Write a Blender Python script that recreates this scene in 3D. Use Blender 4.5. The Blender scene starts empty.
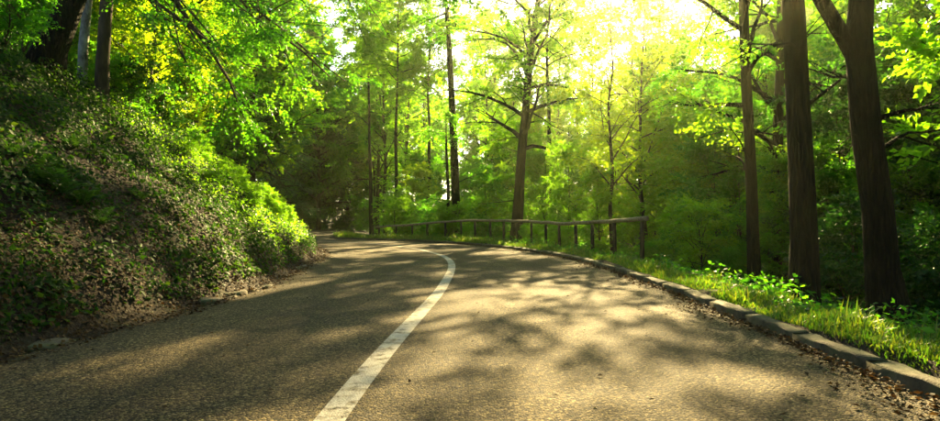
import bpy, math, random
import numpy as np
from mathutils import Vector

# ------------------------------------------------------------------ camera, sky, sun, exposure
scene = bpy.context.scene
C = scene.collection
F_PX, CX, HZ, CAM_Z = 627.0, 470.0, 222.0, 0.95          # the photo's lens in its own pixels
cd = bpy.data.cameras.new('camera'); cam = bpy.data.objects.new('camera', cd); C.objects.link(cam)
cd.sensor_width = 36.0; cd.lens = 24.0; cd.clip_start = 0.05; cd.clip_end = 3000
cam.location = (0, 0, CAM_Z); cam.rotation_euler = (math.radians(91.05), 0, 0)
scene.camera = cam

SUN_EL, SUN_AZ = math.radians(25.0), math.radians(14.3)    # azimuth to the right of straight ahead
world = bpy.data.worlds.new('World'); scene.world = world; world.use_nodes = True
wn = world.node_tree; wn.nodes.clear()
sky = wn.nodes.new('ShaderNodeTexSky'); sky.sky_type = 'NISHITA'; sky.sun_disc = False
sky.sun_elevation = SUN_EL; sky.sun_rotation = SUN_AZ; sky.dust_density = 1.2; sky.air_density = 0.7; sky.ozone_density = 0.5
bg = wn.nodes.new('ShaderNodeBackground'); bg.inputs['Strength'].default_value = 0.05
wo = wn.nodes.new('ShaderNodeOutputWorld')
wn.links.new(sky.outputs[0], bg.inputs[0]); wn.links.new(bg.outputs[0], wo.inputs[0])

sd = bpy.data.lights.new('sun', 'SUN'); sun = bpy.data.objects.new('sun', sd); C.objects.link(sun)
sd.energy = 5.0; sd.angle = math.radians(0.53); sd.color = (1.0, 0.76, 0.35)
SUNV = Vector((math.sin(SUN_AZ)*math.cos(SUN_EL), math.cos(SUN_AZ)*math.cos(SUN_EL), math.sin(SUN_EL)))
sun.rotation_euler = SUNV.to_track_quat('Z', 'Y').to_euler(); sun.location = (10, 30, 40)

vs = scene.view_settings
vs.view_transform = 'Standard'; vs.look = 'None'; vs.gamma = 1.0; vs.use_curve_mapping = False
vs.exposure = 2.9
cy = scene.cycles
cy.max_bounces = 7; cy.diffuse_bounces = 4; cy.glossy_bounces = 2; cy.transmission_bounces = 5; cy.volume_bounces = 1
cy.caustics_reflective = False; cy.caustics_refractive = False
cy.sample_clamp_indirect = 6.0; cy.use_denoising = True
scene.render.film_transparent = False

HAZE_DENSITY = 0.0006

# ------------------------------------------------------------------ small helpers
RNG = np.random.default_rng(7)
def nrm(a): return a / np.maximum(np.linalg.norm(a, axis=-1, keepdims=True), 1e-9)
def mesh_from(name, V, F, tint=None, mat=None, smooth=False):
    V = np.ascontiguousarray(V, dtype=np.float32).reshape(-1, 3); F = np.ascontiguousarray(F, dtype=np.int32)
    k = F.shape[1]; me = bpy.data.meshes.new(name)
    me.vertices.add(len(V)); me.vertices.foreach_set('co', V.ravel())
    me.loops.add(F.size); me.loops.foreach_set('vertex_index', F.ravel())
    me.polygons.add(len(F)); me.polygons.foreach_set('loop_start', np.arange(0, F.size, k, dtype=np.int32))
    if smooth: me.polygons.foreach_set('use_smooth', np.ones(len(F), dtype=bool))
    if tint is not None:
        at = me.attributes.new('tint', 'FLOAT', 'FACE'); at.data.foreach_set('value', np.ascontiguousarray(tint, dtype=np.float32))
    if mat: me.materials.append(mat)
    me.update(calc_edges=True); me.validate()
    return me
def obj(name, me, parent=None, loc=(0, 0, 0), rz=0.0, sc=1.0):
    o = bpy.data.objects.new(name, me); C.objects.link(o)
    o.location = loc; o.rotation_euler = (0, 0, rz)
    o.scale = (sc, sc, sc) if not hasattr(sc, '__len__') else sc
    if parent: o.parent = parent
    return o
def tag(o, label=None, cat=None, group=None, kind=None):
    if label: o['label'] = label
    if cat: o['category'] = cat
    if group: o['group'] = group
    if kind: o['kind'] = kind
    return o
def sines(seed, n=9, lo=.15, hi=1.2):
    r = np.random.default_rng(seed); fr = r.uniform(lo, hi, n); an = r.uniform(0, 6.28, n); ph = r.uniform(0, 6.28, n)
    am = (lo / fr)**.6
    def f(x, y):
        s = 0
        for i in range(n): s = s + am[i]*np.sin(fr[i]*(x*np.cos(an[i]) + y*np.sin(an[i])) + ph[i])
        return s / np.sqrt((am**2).sum())
    return f
def PT(px, py, d): return np.array([(px-CX)/F_PX*d, d, CAM_Z + (HZ-py)/F_PX*d])

# ------------------------------------------------------------------ materials
def new_mat(name):
    m = bpy.data.materials.new(name); m.use_nodes = True; n = m.node_tree; n.nodes.clear()
    return m, n, n.nodes.new('ShaderNodeOutputMaterial')
def ramp(n, stops):
    r = n.nodes.new('ShaderNodeValToRGB'); e = r.color_ramp.elements
    while len(e) < len(stops): e.new(.5)
    for q, (p, c) in zip(e, stops): q.position = p; q.color = (*c, 1)
    return r
def noise(n, scale, detail=4, rough=.55, vec=None):
    t = n.nodes.new('ShaderNodeTexNoise'); t.inputs['Scale'].default_value = scale
    t.inputs['Detail'].default_value = detail; t.inputs['Roughness'].default_value = rough
    if vec: n.links.new(vec, t.inputs['Vector'])
    return t
def math_n(n, op, a, b=None):
    m = n.nodes.new('ShaderNodeMath'); m.operation = op
    for i, v in enumerate((a, b)):
        if v is None: continue
        if isinstance(v, (int, float)): m.inputs[i].default_value = v
        else: n.links.new(v, m.inputs[i])
    return m.outputs[0]
def mixc(n, fac, a, b, blend='MIX'):
    m = n.nodes.new('ShaderNodeMix'); m.data_type = 'RGBA'; m.blend_type = blend
    for s, v in ((m.inputs['Factor'], fac), (m.inputs['A'], a), (m.inputs['B'], b)):
        if isinstance(v, (int, float)): s.default_value = v
        elif isinstance(v, tuple): s.default_value = (*v, 1)
        else: n.links.new(v, s)
    return m.outputs['Result']
def leaf_mat(name, refl, trans, tfac=.5, rough=.42, objvar=.25, spec=.35):
    """refl / trans: three colours each for tint 0, .5, 1"""
    m, n, out = new_mat(name)
    at = n.nodes.new('ShaderNodeAttribute'); at.attribute_name = 'tint'
    oi = n.nodes.new('ShaderNodeObjectInfo')
    t = math_n(n, 'ADD', math_n(n, 'MULTIPLY', at.outputs['Fac'], 1-objvar), math_n(n, 'MULTIPLY', oi.outputs['Random'], objvar))
    r1 = ramp(n, [(0, refl[0]), (.5, refl[1]), (1, refl[2])]); r2 = ramp(n, [(0, trans[0]), (.5, trans[1]), (1, trans[2])])
    n.links.new(t, r1.inputs[0]); n.links.new(t, r2.inputs[0])
    p = n.nodes.new('ShaderNodeBsdfPrincipled'); n.links.new(r1.outputs[0], p.inputs['Base Color'])
    p.inputs['Roughness'].default_value = rough; p.inputs['Specular IOR Level'].default_value = spec
    tr = n.nodes.new('ShaderNodeBsdfTranslucent'); n.links.new(r2.outputs[0], tr.inputs['Color'])
    mx = n.nodes.new('ShaderNodeMixShader'); mx.inputs[0].default_value = tfac
    n.links.new(p.outputs[0], mx.inputs[1]); n.links.new(tr.outputs[0], mx.inputs[2]); n.links.new(mx.outputs[0], out.inputs[0])
    return m
def surf_mat(name, stops, scale, rough=.9, bump=.3, bscale=None, stretch=None, detail=6, dist=.02, spec=.25):
    m, n, out = new_mat(name)
    tc = n.nodes.new('ShaderNodeTexCoord'); mp = n.nodes.new('ShaderNodeMapping')
    if stretch: mp.inputs['Scale'].default_value = stretch
    n.links.new(tc.outputs['Object'], mp.inputs[0]); v = mp.outputs[0]
    t = noise(n, scale, detail, .6, v); r = ramp(n, stops); n.links.new(t.outputs[0], r.inputs[0])
    p = n.nodes.new('ShaderNodeBsdfPrincipled'); n.links.new(r.outputs[0], p.inputs['Base Color'])
    p.inputs['Roughness'].default_value = rough; p.inputs['Specular IOR Level'].default_value = spec
    tb = noise(n, bscale or scale*3, 5, .65, v)
    b = n.nodes.new('ShaderNodeBump'); b.inputs['Strength'].default_value = bump; b.inputs['Distance'].default_value = dist
    n.links.new(tb.outputs[0], b.inputs['Height']); n.links.new(b.outputs[0], p.inputs['Normal'])
    n.links.new(p.outputs[0], out.inputs[0])
    return m

M = {}
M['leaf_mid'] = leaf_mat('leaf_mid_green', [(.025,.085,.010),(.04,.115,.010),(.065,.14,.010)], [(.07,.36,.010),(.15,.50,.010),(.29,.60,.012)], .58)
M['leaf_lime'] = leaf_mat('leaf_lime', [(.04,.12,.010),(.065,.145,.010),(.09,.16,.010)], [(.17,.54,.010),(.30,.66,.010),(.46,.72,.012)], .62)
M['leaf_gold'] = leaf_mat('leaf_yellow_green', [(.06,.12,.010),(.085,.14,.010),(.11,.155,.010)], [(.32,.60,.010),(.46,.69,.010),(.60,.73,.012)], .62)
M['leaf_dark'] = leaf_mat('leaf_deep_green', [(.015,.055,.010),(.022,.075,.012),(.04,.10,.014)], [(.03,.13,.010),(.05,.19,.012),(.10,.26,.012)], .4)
M['leaf_teal'] = leaf_mat('leaf_blue_green', [(.015,.07,.03),(.025,.09,.035),(.04,.11,.03)], [(.03,.15,.04),(.05,.2,.045),(.09,.26,.03)], .4)
M['ivy'] = leaf_mat('leaf_ivy', [(.010,.036,.005),(.026,.064,.007),(.06,.09,.010)], [(.03,.11,.008),(.07,.19,.01),(.18,.28,.012)], .4, .6, 0, .1)
M['litter'] = leaf_mat('leaf_dead', [(.015,.008,.003),(.045,.024,.008),(.12,.066,.02)], [(.03,.015,.005),(.08,.04,.012),(.14,.08,.02)], .2, .7, 0, .1)
M['grass'] = leaf_mat('grass_blade', [(.035,.085,.010),(.06,.11,.012),(.13,.14,.02)], [(.12,.34,.012),(.25,.44,.012),(.5,.5,.03)], .45, .4, 0, .4)
M['fern'] = leaf_mat('leaf_fern', [(.014,.045,.006),(.025,.065,.008),(.04,.08,.008)], [(.03,.12,.01),(.06,.18,.012),(.12,.24,.012)], .4)
def bark_mat(name, stops, moss):
    m, n, out = new_mat(name)
    tc = n.nodes.new('ShaderNodeTexCoord'); mp = n.nodes.new('ShaderNodeMapping'); mp.inputs['Scale'].default_value = (1, 1, .13); n.links.new(tc.outputs['Object'], mp.inputs[0])
    t = noise(n, 16, 7, .65, mp.outputs[0]); r = ramp(n, stops); n.links.new(t.outputs[0], r.inputs[0])
    vo = n.nodes.new('ShaderNodeTexVoronoi'); vo.feature = 'DISTANCE_TO_EDGE'; vo.inputs['Scale'].default_value = 22; n.links.new(mp.outputs[0], vo.inputs['Vector'])
    g = ramp(n, [(0,(0,0,0)),(.25,(1,1,1))]); n.links.new(vo.outputs['Distance'], g.inputs[0])
    t2 = noise(n, 1.7, 5, .65, tc.outputs['Object']); r2 = ramp(n, [(.5,(0,0,0)),(.66,(1,1,1))]); n.links.new(t2.outputs[0], r2.inputs[0])
    col = mixc(n, math_n(n, 'MULTIPLY', r2.outputs[0], .7), r.outputs[0], moss)
    p = n.nodes.new('ShaderNodeBsdfPrincipled'); n.links.new(col, p.inputs['Base Color']); p.inputs['Roughness'].default_value = .92; p.inputs['Specular IOR Level'].default_value = .15
    h = math_n(n, 'ADD', g.outputs[0], t.outputs[0]); b = n.nodes.new('ShaderNodeBump'); b.inputs['Strength'].default_value = 1.0; b.inputs['Distance'].default_value = .03
    n.links.new(h, b.inputs['Height']); n.links.new(b.outputs[0], p.inputs['Normal']); n.links.new(p.outputs[0], out.inputs[0])
    return m
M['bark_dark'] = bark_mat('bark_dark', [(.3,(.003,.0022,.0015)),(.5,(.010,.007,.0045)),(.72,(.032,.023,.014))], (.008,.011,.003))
M['bark_brown'] = surf_mat('bark_brown', [(.3,(.035,.022,.012)),(.55,(.08,.052,.03)),(.75,(.13,.09,.05))], 9, .9, .9, 22, (1,1,.2), dist=.03)
M['bark_pale'] = surf_mat('bark_pale', [(.35,(.05,.045,.035)),(.5,(.2,.19,.15)),(.7,(.34,.33,.27))], 7, .85, .5, 20, (1,1,.6))
M['soil'] = surf_mat('forest_soil', [(.3,(.012,.008,.004)),(.5,(.03,.019,.009)),(.62,(.025,.026,.008)),(.78,(.055,.036,.018))], 2.2, .95, 1.0, 14, dist=.06)
M['rail'] = surf_mat('weathered_rail_wood', [(.3,(.16,.115,.06)),(.55,(.30,.22,.12)),(.75,(.42,.32,.19))], 8, .75, .6, 20, (1,1,1))
M['post'] = surf_mat('dark_post_wood', [(.3,(.015,.01,.006)),(.6,(.04,.026,.016)),(.8,(.07,.048,.03))], 10, .85, .6, 24, (1,1,.2))

def kerb_mat():
    m, n, out = new_mat('mossy_kerb_concrete')
    tc = n.nodes.new('ShaderNodeTexCoord'); v = tc.outputs['Object']
    t = noise(n, 6, 6, .65, v); r = ramp(n, [(.3,(.028,.022,.011)),(.5,(.085,.064,.032)),(.72,(.18,.135,.07))]); n.links.new(t.outputs[0], r.inputs[0])
    t2 = noise(n, 2.6, 5, .6, v); r2 = ramp(n, [(.44,(0,0,0)),(.58,(1,1,1))]); n.links.new(t2.outputs[0], r2.inputs[0])
    col = mixc(n, math_n(n, 'MULTIPLY', r2.outputs[0], .75), r.outputs[0], (.05,.065,.014))
    p = n.nodes.new('ShaderNodeBsdfPrincipled'); n.links.new(col, p.inputs['Base Color']); p.inputs['Roughness'].default_value = .9
    tb = noise(n, 26, 6, .7, v); b = n.nodes.new('ShaderNodeBump'); b.inputs['Strength'].default_value = .8; b.inputs['Distance'].default_value = .02
    n.links.new(tb.outputs[0], b.inputs['Height']); n.links.new(b.outputs[0], p.inputs['Normal']); n.links.new(p.outputs[0], out.inputs[0])
    return m
M['kerb'] = kerb_mat()

def asphalt_mat(name, paint=False):
    m, n, out = new_mat(name)
    tc = n.nodes.new('ShaderNodeTexCoord'); v = tc.outputs['Object']
    vo = n.nodes.new('ShaderNodeTexVoronoi'); vo.inputs['Scale'].default_value = 82; n.links.new(v, vo.inputs['Vector'])
    sep = n.nodes.new('ShaderNodeSeparateColor'); n.links.new(vo.outputs['Color'], sep.inputs[0])
    grain = ramp(n, [(0,(.008,.006,.003)),(.3,(.041,.030,.0135)),(.72,(.130,.097,.043)),(1,(.35,.27,.13))]); n.links.new(sep.outputs[0], grain.inputs[0])
    big = noise(n, .5, 5, .6, v); rb = ramp(n, [(.3,(.58,.57,.55)),(.7,(1.12,1.09,1.03))]); n.links.new(big.outputs[0], rb.inputs[0])
    col = mixc(n, 1.0, grain.outputs[0], rb.outputs[0], 'MULTIPLY')
    la = n.nodes.new('ShaderNodeAttribute'); la.attribute_name = 'lat'
    trk = math_n(n, 'ADD', math_n(n, 'SINE', math_n(n, 'MULTIPLY', la.outputs['Fac'], 4.19)), math_n(n, 'MULTIPLY', big.outputs[0], 1.6))
    rt_ = ramp(n, [(.1,(1.0,1.0,1.0)),(.9,(.70,.70,.70))]); n.links.new(math_n(n, 'MULTIPLY', trk, .5), rt_.inputs[0])
    col = mixc(n, 1.0, col, rt_.outputs[0], 'MULTIPLY')
    st = noise(n, 2.3, 7, .7, v); rs_ = ramp(n, [(.56,(0,0,0)),(.72,(1,1,1))]); n.links.new(st.outputs[0], rs_.inputs[0])
    col = mixc(n, math_n(n, 'MULTIPLY', rs_.outputs[0], .6), col, (.035,.028,.016))
    # tar seams and small cracks
    w = noise(n, .9, 5, .6, v); cr = ramp(n, [(.4955,(0,0,0)),(.5,(1,1,1)),(.5045,(0,0,0))]); n.links.new(w.outputs[0], cr.inputs[0])
    col = mixc(n, math_n(n, 'MULTIPLY', cr.outputs[0], .7), col, (.03,.026,.02))
    if paint:
        wear = noise(n, 9, 8, .75, v); rw = ramp(n, [(.37,(0,0,0)),(.50,(1,1,1))]); n.links.new(wear.outputs[0], rw.inputs[0])
        fac = math_n(n, 'MULTIPLY', rw.outputs[0], math_n(n, 'ADD', math_n(n, 'MULTIPLY', sep.outputs[1], .35), .62))
        dirt = noise(n, 3, 5, .6, v); rd = ramp(n, [(.3,(.40,.375,.30)),(.7,(.56,.53,.44))]); n.links.new(dirt.outputs[0], rd.inputs[0])
        col = mixc(n, fac, col, rd.outputs[0])
    p = n.nodes.new('ShaderNodeBsdfPrincipled'); n.links.new(col, p.inputs['Base Color'])
    p.inputs['Roughness'].default_value = .85; p.inputs['Specular IOR Level'].default_value = .18
    hb = math_n(n, 'ADD', math_n(n, 'MULTIPLY', vo.outputs['Distance'], -1.0), math_n(n, 'MULTIPLY', sep.outputs[2], .6))
    b = n.nodes.new('ShaderNodeBump'); b.inputs['Strength'].default_value = .45 if paint else 1.0; b.inputs['Distance'].default_value = .011
    n.links.new(hb, b.inputs['Height']); n.links.new(b.outputs[0], p.inputs['Normal']); n.links.new(p.outputs[0], out.inputs[0])
    return m
M['asphalt'] = asphalt_mat('worn_asphalt'); M['paint'] = asphalt_mat('worn_white_paint', True)

# ------------------------------------------------------------------ the road's course
CTRL = np.array([(-1.6,-30),(-.9,-14),(-.62,-4),(-.66,3),(-.40,9),(-.43,14.3),(-.98,18.4),(-2.25,23.0),(-4.1,27.0),(-7.0,30.2),(-9.9,33.0),(-11.5,37.2),(-12.1,43),(-12.7,51),(-14.2,58.5),(-18.5,65),(-26,69),(-40,72),(-60,73)], float)
def catmull(P, per=24):
    Q = []
    for i in range(1, len(P)-2):
        p0, p1, p2, p3 = P[i-1], P[i], P[i+1], P[i+2]
        for t in np.linspace(0, 1, per, endpoint=False):
            Q.append(.5*((2*p1) + (-p0+p2)*t + (2*p0-5*p1+4*p2-p3)*t*t + (-p0+3*p1-3*p2+p3)*t**3))
    return np.array(Q)
CLq = catmull(CTRL)
_seg = np.linalg.norm(np.diff(CLq, axis=0), axis=1); _arc = np.concatenate([[0], np.cumsum(_seg)])
STEP = .25; ARC = np.arange(0, _arc[-1], STEP)
CL = np.stack([np.interp(ARC, _arc, CLq[:, 0]), np.interp(ARC, _arc, CLq[:, 1])], 1)
_T = np.gradient(CL, axis=0); CT = _T/np.linalg.norm(_T, axis=1, keepdims=True)
CN = np.stack([CT[:, 1], -CT[:, 0]], 1)                     # to the right of travel
WL, WR = 2.5, 3.1                                          # half widths left / right
A0 = ARC[np.argmin(np.abs(CL[:, 1]))]                       # arc where the camera stands
def WLF(arc): return np.interp(np.asarray(arc)-A0, [9, 14, 30, 38], [WL, WL+.65, WL+.75, WL+.3])
def road_pt(arc, s):
    arc = np.asarray(arc, float)
    x = np.interp(arc, ARC, CL[:, 0]) + s*np.interp(arc, ARC, CN[:, 0]); y = np.interp(arc, ARC, CL[:, 1]) + s*np.interp(arc, ARC, CN[:, 1])
    return x, y
def signed(x, y):
    """lateral offset (right positive) and arc of points, nearest on the centre line"""
    x = np.asarray(x, float).ravel(); y = np.asarray(y, float).ravel(); S = np.empty(len(x)); A = np.empty(len(x))
    c = CL[::2].astype(np.float32); cn = CN[::2]; ar = ARC[::2]
    for i in range(0, len(x), 20000):
        dx = x[i:i+20000, None].astype(np.float32)-c[None, :, 0]; dy = y[i:i+20000, None].astype(np.float32)-c[None, :, 1]
        d2 = dx*dx+dy*dy; k = d2.argmin(1); r = np.arange(len(k))
        sg = dx[r, k]*cn[k, 0]+dy[r, k]*cn[k, 1]
        S[i:i+20000] = np.where(sg < 0, -1, 1)*np.sqrt(d2[r, k]); A[i:i+20000] = ar[k]
    return S, A

# ------------------------------------------------------------------ the ground
def geo(a, b, first, n): # spacing that grows from a to b
    g = np.geomspace(1, 1+abs(b-a)/first*.18, n)-1; g = g/g[-1]*abs(b-a); return a+np.sign(b-a)*g[1:]
gx = np.concatenate([geo(-45, -600, .8, 14)[::-1], np.arange(-45, -13, .6), np.arange(-13, 6, .16), np.arange(6, 45.1, .6), geo(45, 600, .8, 14)])
gy = np.concatenate([geo(-14, -500, .8, 14)[::-1], np.arange(-14, 2, .6), np.arange(2, 36, .2), np.arange(36, 62, .32), np.arange(62, 95, .7), geo(95, 900, .8, 16)])
GX, GY = np.meshgrid(gx, gy, indexing='ij')
S_, A_ = signed(GX, GY); S_ = S_.reshape(GX.shape); A_ = A_.reshape(GX.shape)
b1 = sines(1, 10, .25, 1.6); b2 = sines(2, 12, 1.5, 5.0); b3 = sines(3, 6, .03, .12)
def sm(e0, e1, x): t = np.clip((x-e0)/(e1-e0), 0, 1); return t*t*(3-2*t)
def height(x, y, s, a):
    u = -s-WLF(a)
    # the cut bank on the left: steep, then a shoulder
    k = np.clip(u, 0, None); steep = np.interp(a-A0, [-20, 0, 12, 22, 30, 38, 60], [.80, .80, .80, .78, .72, .5, .35])
    top = np.interp(a-A0, [-20, 12, 26, 40, 60], [4.7, 4.7, 4.4, 4.0, 3.5])
    bank = steep*np.minimum(k, top) + .22*np.clip(k-top, 0, 25)
    bank = bank*sm(0, .5, k)
    bank = bank + sm(.3, 1.5, k)*(.10*b1(x, y)+.05*b2(x, y))
    left = np.where(u > -.12, -.015 + bank + .03*b2(x, y)*sm(-.1, .3, u), -.07)
    # the right side: verge, then falling away, then a far slope rising again
    v = s-WR
    fall = -.33*np.clip(v-.85, 0, 6) + .10*np.clip(v-16, 0, 60) + sm(1.2, 4, v)*(.12*b1(x, y)) + .02*b2(x, y)
    right = np.where(v > .10, .10 + fall, -.07)
    return np.where(s < 0, left, right) + .8*sm(90, 300, np.hypot(x, y))*b3(x, y)
GZ = height(GX, GY, S_, A_)
def bilin(G, x, y):
    x = np.clip(x, gx[0], gx[-1]-1e-3); y = np.clip(y, gy[0], gy[-1]-1e-3)
    i = np.clip(np.searchsorted(gx, x, 'right')-1, 0, len(gx)-2); j = np.clip(np.searchsorted(gy, y, 'right')-1, 0, len(gy)-2)
    u = (x-gx[i])/(gx[i+1]-gx[i]); v = (y-gy[j])/(gy[j+1]-gy[j])
    return G[i, j]*(1-u)*(1-v)+G[i+1, j]*u*(1-v)+G[i, j+1]*(1-u)*v+G[i+1, j+1]*u*v
def gz(x, y): return bilin(GZ, np.asarray(x, float), np.asarray(y, float))
def gnormal(x, y, e=.25):
    return nrm(np.stack([-(gz(x+e, y)-gz(x-e, y))/(2*e), -(gz(x, y+e)-gz(x, y-e))/(2*e), np.ones_like(x)], -1))
nx, ny = GX.shape; idx = np.arange(nx*ny).reshape(nx, ny)
GF = np.stack([idx[:-1, :-1], idx[1:, :-1], idx[1:, 1:], idx[:-1, 1:]], -1).reshape(-1, 4)
ground = obj('ground', mesh_from('ground', np.stack([GX, GY, GZ], -1).reshape(-1, 3), GF, mat=M['soil'], smooth=True))
tag(ground, 'brown woodland soil rising as a bank and falling behind the verge', 'ground', kind='structure')

# ------------------------------------------------------------------ road and painted line
def strip(name, arcs, offs, zf, mat):
    V = []; m = np.shape(offs)[-1]
    ax = np.repeat(arcs, m); of = np.tile(offs, len(arcs)) if np.ndim(offs) == 1 else offs.ravel()
    x, y = road_pt(ax, of); V = np.stack([x, y, zf(x, y, of)], 1)
    i = np.arange(len(arcs)*m).reshape(len(arcs), m)
    Fq = np.stack([i[:-1, :-1], i[:-1, 1:], i[1:, 1:], i[1:, :-1]], -1).reshape(-1, 4)
    return mesh_from(name, V, Fq, mat=mat, smooth=True)
arcs = np.arange(ARC[0]+1, ARC[-1]-1, .3)
def road_z(x, y, s): return .012*(1-(s/3.4)**2) + .006*b1(x*.7, y*.7)
_of = np.concatenate([np.stack([-WLF(arcs)-.14, -WLF(arcs)], 1), -WLF(arcs)[:, None]+.2+(WLF(arcs)[:, None]-.2+2.9)*np.linspace(0, 1, 14)[None], np.full((len(arcs), 1), WR+.06)], 1)
road_me = strip('road', arcs, _of, road_z, M['asphalt'])
_co = np.empty(len(road_me.vertices)*3, np.float32); road_me.vertices.foreach_get('co', _co); _co = _co.reshape(-1, 17, 3)
_r = np.random.default_rng(4); _j = np.repeat(_r.normal(0, .055, len(arcs)//2+1), 2)[:len(arcs)] + .05*np.sin(arcs*1.7)
for k, f in ((0, 1.0), (1, .5)):
    _co[:, k, 0] += np.interp(arcs, ARC, CN[:, 0])*_j*f; _co[:, k, 1] += np.interp(arcs, ARC, CN[:, 1])*_j*f
_co[:, 0, 2] -= .05
road_me.vertices.foreach_set('co', _co.ravel()); road_me.update()
_la = road_me.attributes.new('lat', 'FLOAT', 'POINT'); _la.data.foreach_set('value', _of.ravel().astype(np.float32))
road = tag(obj('road', road_me), 'worn tan asphalt road bending left through the wood', 'road', kind='structure')
line_me = strip('painted_line', np.arange(ARC[0]+1, A0+36, .25), np.array([-.075, 0, .075]), lambda x, y, s: road_z(x, y, s)+.004, M['paint'])
obj('painted_line', line_me, road)

# ------------------------------------------------------------------ kerb stones on the right
kerb = tag(obj('kerb', None), 'mossy raised kerb of stone blocks along the verge', 'kerb', kind='structure')
def kerb_stone_mesh(seed, L):
    r = np.random.default_rng(seed); n = 7
    prof = [(-.07, -.12), (-.066, .078), (-.058, .088), (.06, .094), (.07, .085), (.07, -.12)]
    V = []; Fq = []
    for i in range(n):
        t = -L/2+L*i/(n-1); e = .003 if i in (0, n-1) else 0
        for (a, z) in prof:
            top = z > 0
            V.append((a+(r.normal(0, .004) if top else 0) - np.sign(a)*e, t+(r.normal(0, .006) if 0 < i < n-1 else 0), z+(r.normal(0, .006)-e if top else 0)))
    m = len(prof)
    for i in range(n-1):
        for k in range(m-1):
            a = i*m+k; Fq.append((a, a+m, a+m+1, a+1))
    for base, rev in ((0, 0), ((n-1)*m, 1)):
        for q in ((0, 1, 4, 5), (1, 2, 3, 4)):
            q = [base+k for k in q]; Fq.append(tuple(q[::-1] if rev else q))
    return mesh_from('kerb_stone', np.array(V), np.array(Fq), mat=M['kerb'])
KM = [kerb_stone_mesh(50+i, .985) for i in range(6)]
# arc lengths along the kerb itself
kx, ky = road_pt(ARC, WR+.075); karc = np.concatenate([[0], np.cumsum(np.hypot(np.diff(kx), np.diff(ky)))])
rk = random.Random(3)
k = np.interp(A0-6, ARC, karc); i = 0
while k < np.interp(A0+62, ARC, karc):
    a0, a1 = np.interp([k, k+1.0], karc, ARC)
    (xa, xb), (ya, yb) = road_pt([a0, a1], WR+.075)
    o = obj('kerb_stone', rk.choice(KM), kerb, ((xa+xb)/2+rk.uniform(-.008, .008), (ya+yb)/2, rk.uniform(-.005, .003)), math.atan2(yb-ya, xb-xa)-math.pi/2+rk.uniform(-.006, .006))
    o.rotation_euler.x = rk.uniform(-.004, .004); o.rotation_euler.y = rk.uniform(-.01, .02)
    o.scale.y = math.hypot(xb-xa, yb-ya)*rk.uniform(1.0, 1.012); k += 1.0; i += 1

# ------------------------------------------------------------------ geometry for plants
def tubes_init(): return {'V': [], 'F': [], 'n': 0}
def tube(T, P, R, sides, rough=0.0, r=None):
    P = np.asarray(P, float); R = np.asarray(R, float); n = len(P)
    D = nrm(np.gradient(P, axis=0)); ref = np.array([1., .2, 0.]) if abs(D[0, 2]) > .7 else np.array([0., 0., 1.])
    U = nrm(np.cross(D, ref)); W = np.cross(D, U); a = np.linspace(0, 2*np.pi, sides, endpoint=False)
    rad = R[:, None]*(1 + (rough*r.normal(0, 1, (n, sides)) if rough else 0))
    V = P[:, None] + U[:, None]*(np.cos(a)[None, :, None]*rad[..., None]) + W[:, None]*(np.sin(a)[None, :, None]*rad[..., None])
    i = np.arange(n*sides).reshape(n, sides); j = np.roll(i, -1, axis=1)
    A = np.stack([i[:-1], j[:-1], j[1:]], -1).reshape(-1, 3); B = np.stack([i[:-1], j[1:], i[1:]], -1).reshape(-1, 3)
    cap = np.stack([np.full(sides-2, i[-1, 0]), i[-1, 1:-1], i[-1, 2:]], -1)
    T['V'].append(V.reshape(-1, 3)); T['F'].append(np.concatenate([A, B, cap])+T['n']); T['n'] += n*sides
def tubes_mesh(name, T, mat): return mesh_from(name, np.concatenate(T['V']), np.concatenate(T['F']), mat=mat, smooth=True)
def leaf_tris(P, D, N, L, W, fold=.18):
    """folded diamond leaves: base, side, tip, side"""
    D = nrm(D); S = nrm(np.cross(N, D)); N = np.cross(D, S); L = np.asarray(L)[:, None]; W = np.asarray(W)[:, None]
    V = np.stack([P, P+D*L*.45+S*W*.5+N*W*fold, P+D*L, P+D*L*.45-S*W*.5+N*W*fold], 1)
    b = np.arange(len(P))[:, None]*4
    F = np.concatenate([b+np.array([[0, 2, 1]]), b+np.array([[0, 3, 2]])], 1).reshape(-1, 3)
    return V.reshape(-1, 3), F
def sprays_to_leaves(r, P, D, N, slen, K, L, W, curl=.35):
    n = len(P); f = (np.arange(K)+.6)/K; side = np.where(np.arange(K) % 2 == 0, 1., -1.)
    D = nrm(D); S = nrm(np.cross(N, D)); N = np.cross(D, S)
    f = np.clip(f[None]+r.normal(0, .03, (n, K)), 0, 1)
    pos = P[:, None]+D[:, None]*(slen[:, None]*f)[..., None] - np.array([0, 0, 1.])*(slen[:, None]*f*f*.22)[..., None]
    ang = np.radians(r.normal(52, 14, (n, K)))*(1-.55*f); sg = side[None]
    ld = D[:, None]*np.cos(ang)[..., None]+S[:, None]*(np.sin(ang)*sg)[..., None] + N[:, None]*r.normal(-.12, curl, (n, K))[..., None]
    ln = N[:, None]+r.normal(0, .38, (n, K, 3))
    sc = (1-.35*f)*r.uniform(.75, 1.2, (n, K))
    return leaf_tris(pos.reshape(-1, 3), ld.reshape(-1, 3), ln.reshape(-1, 3), (L*sc).ravel(), (W*sc).ravel())
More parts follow.
